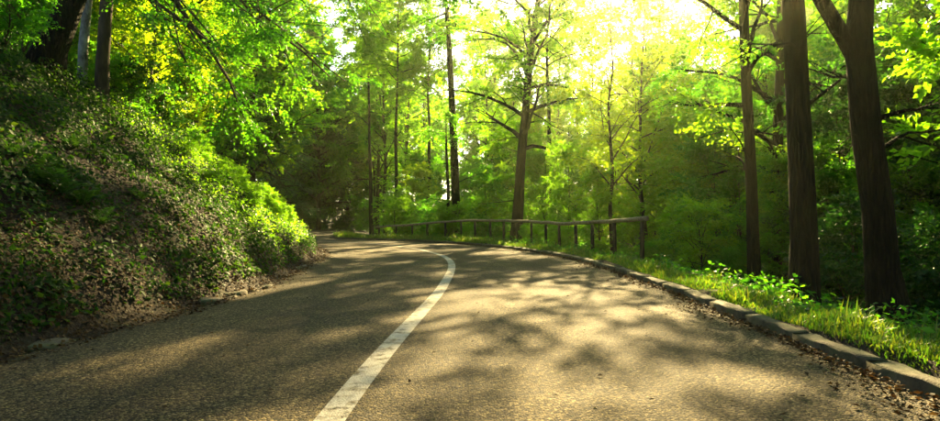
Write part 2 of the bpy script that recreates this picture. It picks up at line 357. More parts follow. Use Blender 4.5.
def build_tree(seed, path, rad, z0=.3, z1=.97, nl=24, llen=3.5, elev=25, nsec=7, nspr=13, K=12, L=.10, W=.065, droop=.25, spl=.55, sides=10,
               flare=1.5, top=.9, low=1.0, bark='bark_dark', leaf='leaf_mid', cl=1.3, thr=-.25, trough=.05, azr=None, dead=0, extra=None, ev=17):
    """returns trunk mesh (with limbs) and crown mesh"""
    r = np.random.default_rng(seed); T = tubes_init(); path = np.asarray(path, float); rad = np.asarray(rad, float)
    arc = np.concatenate([[0], np.cumsum(np.linalg.norm(np.diff(path, axis=0), axis=1))]); H = arc[-1]
    q = np.concatenate([np.array([0, .012, .03, .06]), np.linspace(.1, 1, 16)])*H
    pp = np.stack([np.interp(q, arc, path[:, c]) for c in range(3)], 1); rr = np.interp(q, arc, rad)
    pp[3:, :2] += np.cumsum(r.normal(0, .006*H/16, (len(q)-3, 2)), axis=0)
    rr = rr*(1+(flare-1)*np.exp(-q/(rad[0]*2.2)))
    tube(T, pp, rr, sides, trough, r)
    at = lambda f: (np.array([np.interp(f*H, q, pp[:, c]) for c in range(3)]), np.interp(f*H, q, rr))
    SP, SD = [], []
    az = r.uniform(0, 6.28)
    limbs = []
    for i in range(nl):
        f = z0+(z1-z0)*((i+r.uniform(.1, .9))/nl); az += 2.4+r.normal(0, .35)
        a = az if azr is None else r.uniform(*azr)
        g = (f-z0)/(z1-z0); shp = (low*(1-g)+top*g)*min(1, (1.04-g)*4.5)**.6*(.6+.4*math.sin(math.pi*min(.18+g*1.1, .62)))
        ln = llen*shp*r.uniform(.55, 1.3); p0, r0 = at(f)
        e = math.radians(elev+r.normal(0, ev)+25*g)
        limbs.append((p0, np.array([math.cos(a)*math.cos(e), math.sin(a)*math.cos(e), math.sin(e)]), ln, min(r0*.55, .02+.028*ln), True))
    for d_ in range(dead):
        f = r.uniform(.15, z0+.05); p0, r0 = at(f); a = r.uniform(0, 6.28); e = math.radians(r.uniform(-5, 35)); ln = llen*r.uniform(.3, .6)
        limbs.append((p0, np.array([math.cos(a)*math.cos(e), math.sin(a)*math.cos(e), math.sin(e)]), ln, min(r0*.3, .03), False))
    if extra: limbs += extra
    for (p0, d0, ln, lr, leafy) in limbs:
        n = 7; pts = [p0]; d = d0.copy()
        for k in range(1, n):
            d = nrm(d+r.normal(0, .13, 3)-np.array([0, 0, droop*.22])); pts.append(pts[-1]+d*ln/(n-1))
        pts = np.array(pts); rs = lr*np.linspace(1, .22, n); tube(T, pts, rs, 6 if lr > .03 else 5)
        for s in range(nsec):
            fr = .22+.78*(s+r.uniform(0, 1))/nsec if leafy else r.uniform(.3, .95)
            if not leafy and s > 2: break
            c = fr*(n-1); k = min(int(c), n-2); p = pts[k]+(pts[k+1]-pts[k])*(c-k); dd = nrm(pts[k+1]-pts[k])
            hz = nrm(np.cross(dd, [0, 0, 1.])+1e-6); sgn = 1 if s % 2 else -1
            d2 = nrm(dd*r.uniform(.45, .9)+hz*sgn*r.uniform(.5, 1.0)+np.array([0, 0, r.normal(.12, .45)]))
            l2 = (.42*ln*(1-.55*fr)+.25)*r.uniform(.7, 1.25); m = 4; q2 = [p]; dk = d2
            for k2 in range(1, m): dk = nrm(dk+r.normal(0, .12, 3)-np.array([0, 0, droop*.3])); q2.append(q2[-1]+dk*l2/(m-1))
            q2 = np.array(q2); tube(T, q2, np.interp(fr, [0, 1], [lr*.45, lr*.2])*np.linspace(1, .3, m), 4)
            if not leafy: continue
            ns = max(3, int(nspr*(.6+.8*l2/(.35*llen+.25)))); t = np.sort(r.uniform(.12, 1.0, ns))*(m-1); kk = np.minimum(t.astype(int), m-2)
            ps = q2[kk]+(q2[kk+1]-q2[kk])*(t-kk)[:, None]; ds = nrm(q2[kk+1]-q2[kk])
            hz2 = nrm(np.cross(ds, [0, 0, 1.])+1e-6); sg = np.where(np.arange(ns) % 2, 1., -1.)[:, None]
            SP.append(ps); SD.append(nrm(ds*r.uniform(.3, 1, (ns, 1))+hz2*sg*r.uniform(.3, 1, (ns, 1))+r.normal(0, .38, (ns, 3))-np.array([0, 0, droop*.5])))
    P = np.concatenate(SP); D = np.concatenate(SD)
    # leaves gather in clumps with gaps between
    k3 = r.normal(0, 1, (9, 3)); k3 = nrm(k3)*r.uniform(2.2, 6.0, (9, 1))/cl; ph = r.uniform(0, 6.28, 9)
    v = np.sin(P@k3.T+ph).sum(1)/2.1; w = v+r.normal(0, .35, len(P)) > thr; P, D = P[w], D[w]
    N = np.array([0, 0, 1.])+r.normal(0, .5, P.shape)
    V, F = sprays_to_leaves(r, P, D, N, spl*r.uniform(.6, 1.25, len(P)), K, L, W)
    clump = np.clip(.5+.35*v[w]+r.normal(0, .2, len(P)), 0, 1); tint = np.clip(np.repeat(clump*.5, K)+r.uniform(0, .5, len(P)*K), 0, 1)
    return tubes_mesh('trunk', T, M[bark]), mesh_from('crown', V, F, np.repeat(tint, 2), M[leaf])
def straight(H, r0, seed, wob=.012, tip=.12):
    r = np.random.default_rng(seed); z = np.linspace(0, H, 9); p = np.zeros((9, 3)); p[:, 2] = z
    p[1:, :2] = np.cumsum(r.normal(0, wob*H/2.5, (8, 2)), axis=0); return p, r0*np.linspace(1, tip, 9)

KINDS = {}
def kind(name, *a, **k): KINDS[name] = build_tree(*a, **k)
for i in range(4):   # tall spreading trees
    p, r0 = straight(17, .22, 100+i); kind(f'broad{i}', 200+i, p, r0, z0=.16, nl=44, llen=4.8, nsec=8, nspr=16, K=7, L=.28, W=.21, spl=.75, elev=40, ev=20, sides=9, dead=1)
for i in range(3):   # tall slender ones, crown high
    p, r0 = straight(20, .19, 110+i); kind(f'slender{i}', 210+i, p, r0, z0=.26, nl=44, llen=4.2, nsec=7, nspr=16, K=7, L=.28, W=.21, spl=.75, elev=44, ev=20, sides=9, dead=2)
for i in range(2):   # open, thinly leaved
    p, r0 = straight(11, .10, 150+i, .02); kind(f'open{i}', 250+i, p, r0, z0=.3, nl=22, llen=3.2, nsec=6, nspr=7, K=8, L=.15, W=.11, spl=.5, elev=38, sides=8, bark='bark_brown')
for i in range(3):
    p, r0 = straight(21, .19, 160+i, .012); kind(f'tallopen{i}', 260+i, p, r0, z0=.28, nl=30, llen=4.8, nsec=7, nspr=9, K=7, L=.27, W=.20, spl=.7, elev=42, ev=20, sides=8, dead=1)
for i in range(2):   # bare below, leafy high up
    p, r0 = straight(20, .17, 170+i, .012); kind(f'highcrown{i}', 270+i, p, r0, z0=.60, nl=28, llen=4.2, nsec=8, nspr=14, K=8, L=.20, W=.15, spl=.65, elev=22, ev=20, sides=8, dead=3)
for i in range(4):   # young trees leafy from low down
    p, r0 = straight(7.5, .06, 120+i, .02); kind(f'young{i}', 220+i, p, r0, z0=.12, nl=34, llen=2.3, nsec=6, nspr=15, K=10, cl=.8, L=.13, W=.095, spl=.45, elev=38, flare=1.2, sides=6, bark='bark_brown')
for i in range(4):   # bushes
    p, r0 = straight(1.7, .025, 130+i, .05); kind(f'bush{i}', 230+i, p, r0, z0=.04, z1=.95, nl=22, llen=.95, nsec=5, nspr=10, K=9, cl=.4, L=.075, W=.05, spl=.26, elev=42, top=.7, flare=1.0, sides=5, bark='bark_brown')
for i in range(2):   # conifer-like, hanging boughs
    p, r0 = straight(15, .2, 140+i); kind(f'conifer{i}', 240+i, p, r0, z0=.08, nl=44, llen=4.2, nsec=10, nspr=15, K=14, L=.12, W=.026, spl=.6, elev=-6, droop=.55, top=.18, sides=9, leaf='leaf_teal', ev=8)

def place(kn, name, x, y, label, cat, group=None, sc=1.0, rz=None, leaf=None, bark=None, sink=.08, parts=('trunk', 'crown'), z=None):
    root = obj(name, None, None, (x, y, (float(gz(x, y)) if z is None else z)-sink), rk.uniform(0, 6.28) if rz is None else rz, sc)
    tag(root, label, cat, group)
    t, c = KINDS[kn]
    for me, nm, mt in ((t, parts[0], bark), (c, parts[1], leaf)):
        o = obj(nm, me, root)
        if mt: o.material_slots[0].link = 'OBJECT'; o.material_slots[0].material = M[mt]
    return root

# ------------------------------------------------------------------ the trees one can tell apart
def hero(name, label, pix, widths, up, group=None, seed=0, sink=.25, **k):
    """pix: (px, py, depth) of trunk points from the base up; widths in photo pixels; up: the rest of the trunk above the frame (dx, dy, dz, r) steps"""
    P = [PT(*q) for q in pix]; R = [w*.5/F_PX*q[2] for w, q in zip(widths, pix)]
    b = P[0].copy(); b[2] = float(gz(b[0], b[1]))-sink
    if P[0][2] > b[2]+.05: P.insert(0, b); R.insert(0, R[0]*1.04)
    else: P[0] = b
    for (dx, dy, dz, rr) in up: P.append(P[-1]+np.array([dx, dy, dz])); R.append(rr)
    P = np.array(P)-b
    t, c = build_tree(seed, P, R, **k)
    root = tag(obj(name, None, None, tuple(b)), label, 'tree', group)
    obj('trunk', t, root); obj('crown', c, root)
    return root
BIG = dict(nl=26, llen=4.0, nsec=7, nspr=16, K=11, L=.10, W=.068, sides=14)
# on top of the left bank
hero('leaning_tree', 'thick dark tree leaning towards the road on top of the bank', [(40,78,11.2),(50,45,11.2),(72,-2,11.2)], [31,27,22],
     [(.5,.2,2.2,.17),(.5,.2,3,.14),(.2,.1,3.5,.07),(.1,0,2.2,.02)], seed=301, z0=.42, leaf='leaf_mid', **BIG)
hero('birch_tree', 'slim pale grey trunk standing just behind the leaning tree', [(80,82,13.2),(82,40,13.2),(86,-2,13.2)], [9,9,8],
     [(.1,.1,3,.08),(.1,.1,4,.05),(0,0,3,.015)], seed=302, z0=.5, bark='bark_pale', leaf='leaf_lime', **{**BIG, 'llen': 2.6, 'nl': 20})
bb = PT(100, 88, 12.6); bb[2] = float(gz(bb[0], bb[1]))-.25
def bough(p, q, d1, d2, r_):
    a, e = PT(*p, d1)-bb, PT(*q, d2)-bb; return (a, nrm(e-a), float(np.linalg.norm(e-a))*1.1, r_, True)
boughs = [bough((106,-95), (380,30), 12.6, 19, .06), bough((106,-100), (310,5), 12.6, 14, .06), bough((106,-80), (230,10), 12.6, 12.8, .05), bough((106,-75), (330,48), 12.6, 17, .06), bough((106,-110), (460,-20), 12.6, 18, .08), bough((106,-60), (270,60), 12.6, 16, .05), bough((106,-45), (300,22), 12.6, 13.5, .07), bough((106,-70), (350,-5), 12.6, 14.5, .07), bough((106,-20), (250,-2), 12.6, 12.0, .05), bough((106,-90), (400,-25), 12.6, 16, .07), bough((105,-60), (215,30), 12.6, 11.5, .045)]
hero('bank_tree', 'straight brown tree on the bank beside the pale trunk', [(100,88,12.6),(102,45,12.6),(105,-2,12.6)], [13,12,11.5],
     [(.1,.1,3,.10),(.2,.2,4,.06),(.1,0,3,.02)], seed=303, z0=.42, bark='bark_brown', leaf='leaf_mid', **{**BIG, 'llen': 3.4}, extra=boughs)
# behind the railing
hero('bend_tree', 'dark trunk rising straight behind the railing at the bend, low leafy boughs', [(457,240,33.5),(454,150,33.5),(450,60,33.5)], [9.5,7.5,5.5],
     [(-.2,0,3,.09),(-.1,0,2.5,.02)], seed=304, z0=.75, leaf='leaf_mid', **{**BIG, 'llen': 2.6, 'nl': 10, 'L': .13, 'W': .088}, extra=[(np.array([0, 0, 3.2]), nrm(np.array([-.9, -.3, .15])), 1.7, .03, True), (np.array([0, 0, 4.2]), nrm(np.array([.8, -.5, .2])), 1.6, .03, True), (np.array([0, 0, 2.4]), nrm(np.array([.6, .6, .2])), 1.4, .025, True)])
hero('bend_sapling', 'thin dark stem close beside the straight trunk behind the railing', [(447.5,240,33.0),(448,190,33.0),(446,150,33.0)], [4,3.4,2.6],
     [(0,0,1,.03),(0,0,.8,.012)], seed=305, z0=.62, leaf='leaf_mid', nl=5, llen=.9, nsec=6, nspr=11, K=9, L=.12, W=.08, sides=8)
hero('forked_branch_tree', 'tall tree behind the railing with twisting bare limbs against the bright sky', [(516,240,30),(520,170,30),(526,110,30),(529,70,30)], [12,9.5,8,6.5],
     [(.3,0,2.4,.14),(.4,0,2.6,.09),(.2,0,2.4,.03)], seed=306, z0=.32, leaf='leaf_lime', **{**BIG, 'llen': 4.6, 'nl': 30, 'nspr': 16, 'L': .13, 'W': .09, 'elev': 32}, dead=4)
# right of the kerb
hero('verge_tree', 'slender dark trunk among bushes between railing end and the larger trunks', [(754,285,12),(752,200,12),(749,100,12),(746,-2,12)], [13,11,10,9],
     [(-.1,0,3,.08),(-.1,.2,3.5,.05),(0,0,2.5,.015)], seed=307, z0=.22, leaf='leaf_lime', **{**BIG, 'llen': 2.6, 'nl': 26}, dead=3)
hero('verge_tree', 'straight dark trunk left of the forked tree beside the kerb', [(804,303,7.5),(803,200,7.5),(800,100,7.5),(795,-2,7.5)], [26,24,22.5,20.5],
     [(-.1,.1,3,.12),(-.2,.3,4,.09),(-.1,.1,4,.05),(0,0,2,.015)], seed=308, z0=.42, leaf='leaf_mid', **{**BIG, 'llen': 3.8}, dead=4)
P9 = [(888,330,7.7),(880,230,7.7),(872,140,7.7),(862,50,7.7),(867,-3,7.75)]
b9 = PT(*P9[0]); b9[2] = float(gz(b9[0], b9[1]))-.25
def rel(px, py, d): return PT(px, py, d)-b9
fork = [(rel(858,58,7.7), nrm(PT(826,-4,7.6)-PT(858,58,7.7)), 6.5, .10, True)]
def limb(p, q, d1, d2, r_): v = rel(*q, d2)-rel(*p, d1); return (rel(*p, d1), nrm(v), float(np.linalg.norm(v)), r_, False)
fork += [limb((878,118), (938,98), 7.7, 7.4, .038), limb((880,150), (945,118), 7.7, 8, .03), limb((866,80), (800,62), 7.7, 8.3, .03), limb((868,112), (820,150), 7.7, 8.5, .02)]
hero('forked_tree', 'thickest dark trunk by the kerb, splitting into two stems, with bare boughs', P9, [35,28,27,26.5,20],
     [(.1,.1,3,.14),(.1,.2,4,.10),(.1,0,4,.05),(0,0,2,.015)], seed=309, z0=.45, leaf='leaf_mid', **{**BIG, 'llen': 4.2, 'nl': 28}, extra=fork)
hero('verge_tree', 'short length of dark trunk showing between the two slimmer verge trunks', [(774,262,16),(776,200,16),(779,120,16)], [12,11,9],
     [(.1,0,3,.09),(0,0,4,.05),(0,0,3,.015)], seed=310, z0=.25, leaf='leaf_mid', **{**BIG, 'llen': 3.4})

# ------------------------------------------------------------------ the wood all round
taken = [(PT(px, 222, d)[0], d, 1.6) for px, d in ((45,11.2),(80,13.2),(102,12.6),(456,33.5),(518,30),(752,10.6),(803,7.5),(885,7.7),(776,16))]
def free(x, y, m):
    return all((x-a)**2+(y-b)**2 > (max(c, m))**2 for a, b, c in taken)
def S1(x, y): s, a = signed([x], [y]); return float(s[0]), float(a[0])-A0
def sun_limit(x, y):
    """tallest crown that lets the low sun reach the carriageway"""
    q = x-.255*y
    if -5.2 < q < 5.0: return (y-(5 if q > 1.5 else 8))*.47 if q > -2.0 else (15 if y > 26 else (y-15)*.47)
    if -25 < q < -8.5: return max((y-30)*.45, 2.0)
    return 99
LAB = {
 'R': ('tall leafy tree in the wood below the verge', 'trees in the wood right of the road'),
 'B': ('tall sunlit tree deep in the wood behind the railing', 'trees deep in the wood behind the railing'),
 'L': ('tall tree in the wood on top of the left bank', 'trees on top of the bank'),
 'F': ('tall tree of the dark wood beyond the far bend', 'trees beyond the far bend'),
}
rt = random.Random(11); ntree = 0
WORD = {'broad': 'broad-crowned', 'slender': 'slender high-crowned', 'tallopen': 'thin-crowned', 'young': 'small'}
CW = {'leaf_mid': 'mid-green', 'leaf_lime': 'lime-green', 'leaf_gold': 'yellow-green', 'leaf_dark': 'dark green', 'leaf_teal': 'blue-green'}
def lab(zone, kn, lf):
    w = WORD[kn.rstrip('0123456789')]; t, g = LAB[zone]; w = CW[lf]+' '+w
    return t.replace('tall', w+' '+('tall' if 'small' not in w else '')).replace('  ', ' '), w+' '+g
def add_tree(zone, x, y, want, leaf):
    global ntree
    lim = sun_limit(x, y) if y < 97 else 99
    H = min(want, lim*(rt.uniform(.6, .95) if x-.255*y > -2 else rt.uniform(.8, 1.15) if x-.255*y > -8 else rt.uniform(.75, 1.0)))
    if H < 3.0: return
    if H < 9.5: kn = f'young{rt.randrange(4)}'; sc = H/7.5
    elif zone == 'B' and -19 < x-.255*y < 6 and rt.random() < .75: kn = f'tallopen{rt.randrange(3)}'; sc = H/21
    elif rt.random() < .6: kn = f'broad{rt.randrange(4)}'; sc = H/17
    else: kn = f'slender{rt.randrange(3)}'; sc = H/20
    place(kn, 'woodland_tree', x, y, *[lab(zone, kn, leaf)[0], 'tree', lab(zone, kn, leaf)[1]], sc=sc, leaf=leaf, sink=.25)
    taken.append((x, y, 1.4)); ntree += 1
def scatter(zone, n, xr, yr, smin, smax, hr, leaves, sep, cond=None):
    c = 0
    for _ in range(n*30):
        if c >= n: break
        x, y = rt.uniform(*xr), rt.uniform(*yr)
        s, a = S1(x, y)
        if not (smin < s < smax) or not free(x, y, sep): continue
        if cond and not cond(x, y): continue
        add_tree(zone, x, y, rt.uniform(*hr), rt.choice(leaves)); c += 1
LM = ['leaf_mid', 'leaf_mid', 'leaf_lime']
# right of the road, below the verge
scatter('R', 26, (5, 26), (10, 34), WR+3.2, 40, (8, 14), ['leaf_mid', 'leaf_lime', 'leaf_lime'], 2.6, lambda x, y: not -4.0 < x-.255*y < 1.5)
scatter('B', 24, (-6, 40), (34, 64), WR+3.0, 60, (8, 14), ['leaf_lime', 'leaf_lime', 'leaf_gold'], 3.4)
scatter('B', 26, (2, 75), (70, 112), WR+4.0, 120, (18, 25), ['leaf_lime', 'leaf_lime', 'leaf_gold'], 4.2)
scatter('B', 30, (-45, 100), (98, 135), 8, 200, (22, 26), ['leaf_lime', 'leaf_mid', 'leaf_lime'], 5.0)
# left: on the bank and beyond
scatter('L', 22, (-24, -8.5), (14, 40), -60, -WL-4.6, (10, 16), ['leaf_lime', 'leaf_lime', 'leaf_mid', 'leaf_gold'], 2.6, lambda x, y: (x+9)/-1 > -2 and not (y < 17 and x > -10))
scatter('L', 12, (-46, -18), (20, 70), -60, -WL-3.5, (14, 22), LM, 4.0)
# beyond the far bend
scatter('F', 22, (-45, 0), (60, 100), -60, 60, (15, 24), ['leaf_mid', 'leaf_dark', 'leaf_mid'], 3.4, lambda x, y: abs(S1(x, y)[0]+.5) > 5.5 and x < -11)
for (px, d, H, lf) in ((300,48,24,'leaf_lime'),(330,56,25,'leaf_lime'),(362,54,24,'leaf_mid'),(345,60,26,'leaf_lime'),(275,40,17,'leaf_lime'),(425,84,24,'leaf_lime'),(484,70,26,'leaf_lime'),(318,72,23,'leaf_mid'),(372,78,24,'leaf_lime'),(560,84,27,'leaf_gold'),(596,88,33,'leaf_gold'),(632,82,33,'leaf_gold'),(668,86,33,'leaf_lime'),(535,90,33,'leaf_gold'),(705,80,33,'leaf_lime'),(490,86,33,'leaf_lime'),(515,78,22,'leaf_gold'),(250,34,15,'leaf_lime'),(228,40,17,'leaf_mid'),(300,38,14,'leaf_mid'),(285,58,21,'leaf_mid'),(249,50,24,'leaf_lime'),(386,66,25,'leaf_lime'),(377,75,27,'leaf_mid'),(404,71,25,'leaf_lime'),(226,46,22,'leaf_mid')):
    x = (px-CX)/F_PX*d; s_, a_ = S1(x, d)
    if -WL-1.5 < s_ < WR+1.5: continue
    z_ = 'F' if px < 425 else 'B'; kn = rt.choice(['broad0', 'broad1', 'broad2', 'broad3']) if px < 350 else f'tallopen{rt.randrange(3)}'
    if kn[0] == 't': H *= 17/21
    place(kn, 'woodland_tree', x, d, lab(z_, kn, lf)[0], 'tree', lab(z_, kn, lf)[1], sc=H/17, leaf=lf, sink=.25)
# beside and behind the camera, the same wood goes on
for (x, y) in ((9.5,1),(9,-5),(7,-11),(14,-2),(-9,3),(-10,-4),(-8.5,-11),(-14,8),(-15,-1),(6,-18),(-7,-19),(17,9),(19,2),(2,-22),(-2,-27),(9,-24),(-13,-16),(13,-12),(-18,-8),(20,-8)):
    add_tree('R' if x > 0 else 'L', x, y, rt.uniform(14, 19), rt.choice(LM))

# conifers with hanging boughs over the far bend, seen past the bank
for (px, d, sc, lab) in ((245, 46, 1.1, 'dark blue-green conifer with hanging boughs beyond the bank'), (279, 54, 1.15, 'dark conifer with hanging boughs farther back behind the bank')):
    x = (px-CX)/F_PX*d; place(f'conifer{0 if d < 50 else 1}', 'conifer_tree', x, d, lab, 'tree', sc=sc, sink=.2)

place('slender1', 'bank_crown_tree', -10.2, 23.0, 'slender tree spreading a bright crown above the nose of the bank', 'tree', sc=.66, leaf='leaf_lime', sink=.25)
place('slender2', 'bank_crown_tree', -12.5, 27.5, 'slender tree with a green crown behind the nose of the bank', 'tree', sc=.8, leaf='leaf_lime', sink=.25)
# sunlit young trees on the shoulder of the bank
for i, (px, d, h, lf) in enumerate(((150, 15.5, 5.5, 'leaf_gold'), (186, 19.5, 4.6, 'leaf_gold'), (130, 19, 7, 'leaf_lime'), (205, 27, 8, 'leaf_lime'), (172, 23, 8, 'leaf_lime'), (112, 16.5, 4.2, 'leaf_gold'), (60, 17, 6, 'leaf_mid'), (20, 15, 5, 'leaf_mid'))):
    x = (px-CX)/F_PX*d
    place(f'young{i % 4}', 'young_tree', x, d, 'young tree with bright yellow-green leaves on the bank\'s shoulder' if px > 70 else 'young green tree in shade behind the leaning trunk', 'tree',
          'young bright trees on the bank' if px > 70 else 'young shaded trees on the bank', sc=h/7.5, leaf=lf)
for i, (x, y, H, lf) in enumerate(((4.3,37,20,'leaf_lime'),(-5.2,45,20,'leaf_lime'),(-3.6,48,20,'leaf_lime'),(-8,51,21,'leaf_lime'))):
    place(f'highcrown{i % 2}', 'woodland_tree', x, y, 'tall bare-stemmed tree behind the railing, its crown high overhead', 'tree', 'high-crowned trees behind the railing', sc=H/20, leaf=lf, sink=.25)
for i, (x, y, H) in enumerate(((4.9,21.5,9.5),(7.4,25.5,12),(9.6,24,9))):
    place(f'open{i % 2}', 'open_tree', x, y, 'thinly leaved tree letting the sun through behind the railing', 'tree', 'thinly leaved trees behind the railing', sc=H/11, leaf='leaf_gold', sink=.2)
# young trees just behind the railing and the verge
for i, (px, d, h, lf) in enumerate(((600, 21.5, 3.4, 'leaf_lime'), (566, 27, 5, 'leaf_lime'), (486, 37, 6, 'leaf_mid'), (545, 34, 6.5, 'leaf_lime'), (640, 26, 5, 'leaf_lime'), (688, 22, 6, 'leaf_lime'), (715, 19, 5, 'leaf_mid'), (655, 31, 8, 'leaf_gold'), (620, 38, 9, 'leaf_gold'),
                                    (745, 17, 5, 'leaf_mid'), (840, 13, 5, 'leaf_dark'), (915, 12.5, 5.5, 'leaf_dark'), (940, 17, 7, 'leaf_mid'), (860, 19, 8, 'leaf_mid'), (700, 26, 8, 'leaf_lime'), (420, 44, 6, 'leaf_gold'), (400, 40, 4, 'leaf_lime'))):
    x = (px-CX)/F_PX*d
    place(f'young{(i+1) % 4}', 'young_tree', x, d, 'young thin-stemmed tree leafing close behind the railing' if px < 690 else 'young thin-stemmed tree among the trunks below the verge', 'tree',
          'young trees behind the railing' if px < 690 else 'young trees among the verge trunks', sc=h/7.5, leaf=lf)

for i in range(15):
    px = 668+i*19+rk.uniform(-6, 6); d = rk.uniform(11.5, 17)
    if px < 725 or not free((px-CX)/F_PX*d, d, .5): continue
    place(f'young{i % 4}', 'young_tree', (px-CX)/F_PX*d, d, 'slim leafy sapling in the undergrowth behind the verge trunks', 'tree', 'saplings behind the verge trunks', sc=rk.uniform(2.2, 3.6)/7.5, leaf=rk.choice(['leaf_mid', 'leaf_lime']))
# low trees closing the view under the tall crowns
rl = random.Random(77)
for i in range(34):
    px = 335+i*7.6+rl.uniform(-4, 4); d = rl.uniform(52, 74) if i % 3 else rl.uniform(37, 46); x = (px-CX)/F_PX*d; s_, a_ = S1(x, d)
    if -WL-1.5 < s_ < WR+2.2 or x-.255*d < -17.5: continue
    H = rl.uniform(5, 8.5) if d > 50 else rl.uniform(3.2, 4.8)
    place(f'young{i % 4}', 'young_tree', x, d, 'low bushy tree filling the wood under the tall crowns', 'tree', 'low trees under the far crowns', sc=H/7.5, leaf=rl.choice(['leaf_mid', 'leaf_lime', 'leaf_mid']))

# ------------------------------------------------------------------ bushes
rb = random.Random(21)
def bush(x, y, h, lf, label, group):
    if 'along the verge' in group or 'behind the railing' in group or 'top of' in group:
        w = ('small ' if h < .6 else 'medium ' if h < 1.2 else 'tall ')+CW[lf]; label = label.replace('leafy green', w+' leafy').replace('large', w).replace('low dark green', w); group = w+' '+group
    place(f'bush{rb.randrange(4)}', 'bush', x, y, label, 'bush', group, sc=h/1.7, leaf=lf, rz=rb.uniform(0, 6.28), sink=.05, parts=('stem', 'foliage'))
for _ in range(90):     # under the trees right of the verge
    a = rb.uniform(5, 30); s = WR+1.0+rb.random()**1.6*5.5
    x, y = road_pt(A0+a, s); x, y = float(x), float(y)
    if not free(x, y, .3) or (a > 11 and s < WR+2.0): continue
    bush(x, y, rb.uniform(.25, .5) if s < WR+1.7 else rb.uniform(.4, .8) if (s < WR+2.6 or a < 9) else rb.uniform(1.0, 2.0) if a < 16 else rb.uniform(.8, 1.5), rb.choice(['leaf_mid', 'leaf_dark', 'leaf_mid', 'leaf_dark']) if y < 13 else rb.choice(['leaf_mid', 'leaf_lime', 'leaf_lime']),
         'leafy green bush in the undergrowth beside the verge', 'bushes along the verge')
for _ in range(26):     # farther back
    a = rb.uniform(28, 40); s = WR+2.6+rb.random()*12
    x, y = road_pt(A0+a, s); bush(float(x), float(y), rb.uniform(1.5, 3.0), rb.choice(['leaf_mid', 'leaf_lime']), 'large bush in the wood behind the railing\'s far end', 'bushes behind the railing')
for i in range(46):     # bright bushes on the nose of the bank
    px, d = rb.uniform(190, 292), rb.uniform(14.5, 22); x = (px-CX)/F_PX*d
    s, a = S1(x, d)
    if s > -float(WLF(A0+a))-1.0: continue
    bush(x, d, rb.uniform(.3, .7), 'leaf_lime', 'bright lime bush on the sunlit nose of the bank', 'lime bushes on the bank nose')
for i, (px, d, h) in enumerate(((292, 76, 4.6), (312, 77, 4.8), (330, 78, 4.0), (346, 79, 3.0), (274, 75, 4.4))):
    bush((px-CX)/F_PX*d, d, h, 'leaf_teal', 'rounded blue-green bush beyond the far bend of the road', 'blue-green bushes beyond the bend')
for i in range(44):     # closing the wood beyond the far bend
    x, y = rb.uniform(-32, 30), rb.uniform(66, 96)
    if abs(S1(x, y)[0]) < 5.5: continue
    bush(x, y, rb.uniform(3, 5), rb.choice(['leaf_mid', 'leaf_dark']), 'big shaded bush deep under the trees of the far wood', 'bushes deep in the far wood')
for i in range(22):     # along the top of the bank
    a = rb.uniform(4, 20); s = -(WL+rb.uniform(4.2, 7.5)); x, y = road_pt(A0+a, s)
    bush(float(x), float(y), rb.uniform(.6, 1.3), rb.choice(['leaf_dark', 'leaf_mid']), 'low dark green bush along the top of the bank', 'bushes on top of the bank')

# ferns on the bank
def fern_mesh(seed):
    r = np.random.default_rng(seed); Vs, Fs, tints, n = [], [], [], 0; T = tubes_init()
    for i in range(8):
        az = i*2.4+r.normal(0, .2); L = r.uniform(.35, .6); t = np.linspace(0, 1, 22); e0 = math.radians(r.uniform(60, 85))
        e = e0-t*math.radians(r.uniform(75, 105)); st = L/21
        hx = np.concatenate([[0], np.cumsum(np.cos(e[:-1])*st)]); hz = np.concatenate([[0], np.cumsum(np.sin(e[:-1])*st)])
        P = np.stack([hx*math.cos(az), hx*math.sin(az), hz], 1); D = nrm(np.gradient(P, axis=0)); S = np.array([-math.sin(az), math.cos(az), 0]); N = np.cross(D, S)
        tube(T, P[::3], .006*np.linspace(1, .3, len(P[::3])), 4)
        w = .17*np.sin(np.pi*np.clip(t*.9+.1, 0, 1))**.8
        for sg in (1, -1):
            V, F = leaf_tris(P[3::2], S*sg+D[3::2]*.45, N[3::2]+r.normal(0, .12, (10, 3)), w[3::2]*r.uniform(.85, 1.1, 10), np.full(10, .03), 0)
            Vs.append(V); Fs.append(F+n); n += len(V); tints.append(np.repeat(r.uniform(.2, .9)*np.ones(10), 2))
    return tubes_mesh('stem', T, M['fern']), mesh_from('fronds', np.concatenate(Vs), np.concatenate(Fs), np.concatenate(tints), M['fern'])
FERN = [fern_mesh(400+i) for i in range(3)]
for i, (px, py, sc) in enumerate(((62, 195, 1.0), (44, 186, .9), (82, 204, .8), (100, 226, .6), (18, 160, .7), (140, 200, .6), (70, 150, .7))):
    # where the view ray meets the bank
    for d in np.arange(3, 20, .05):
        p = PT(px, py, d)
        if p[2] < gz(p[0], p[1]): break
    FM = FERN[i % 3]
    r_ = tag(obj('fern', None, None, (p[0], p[1], float(gz(p[0], p[1]))-.03), rb.uniform(0, 6), sc), 'green fern with arching fronds growing on the shaded bank', 'fern', 'ferns on the bank')
    obj('stem', FM[0], r_); obj('fronds', FM[1], r_)

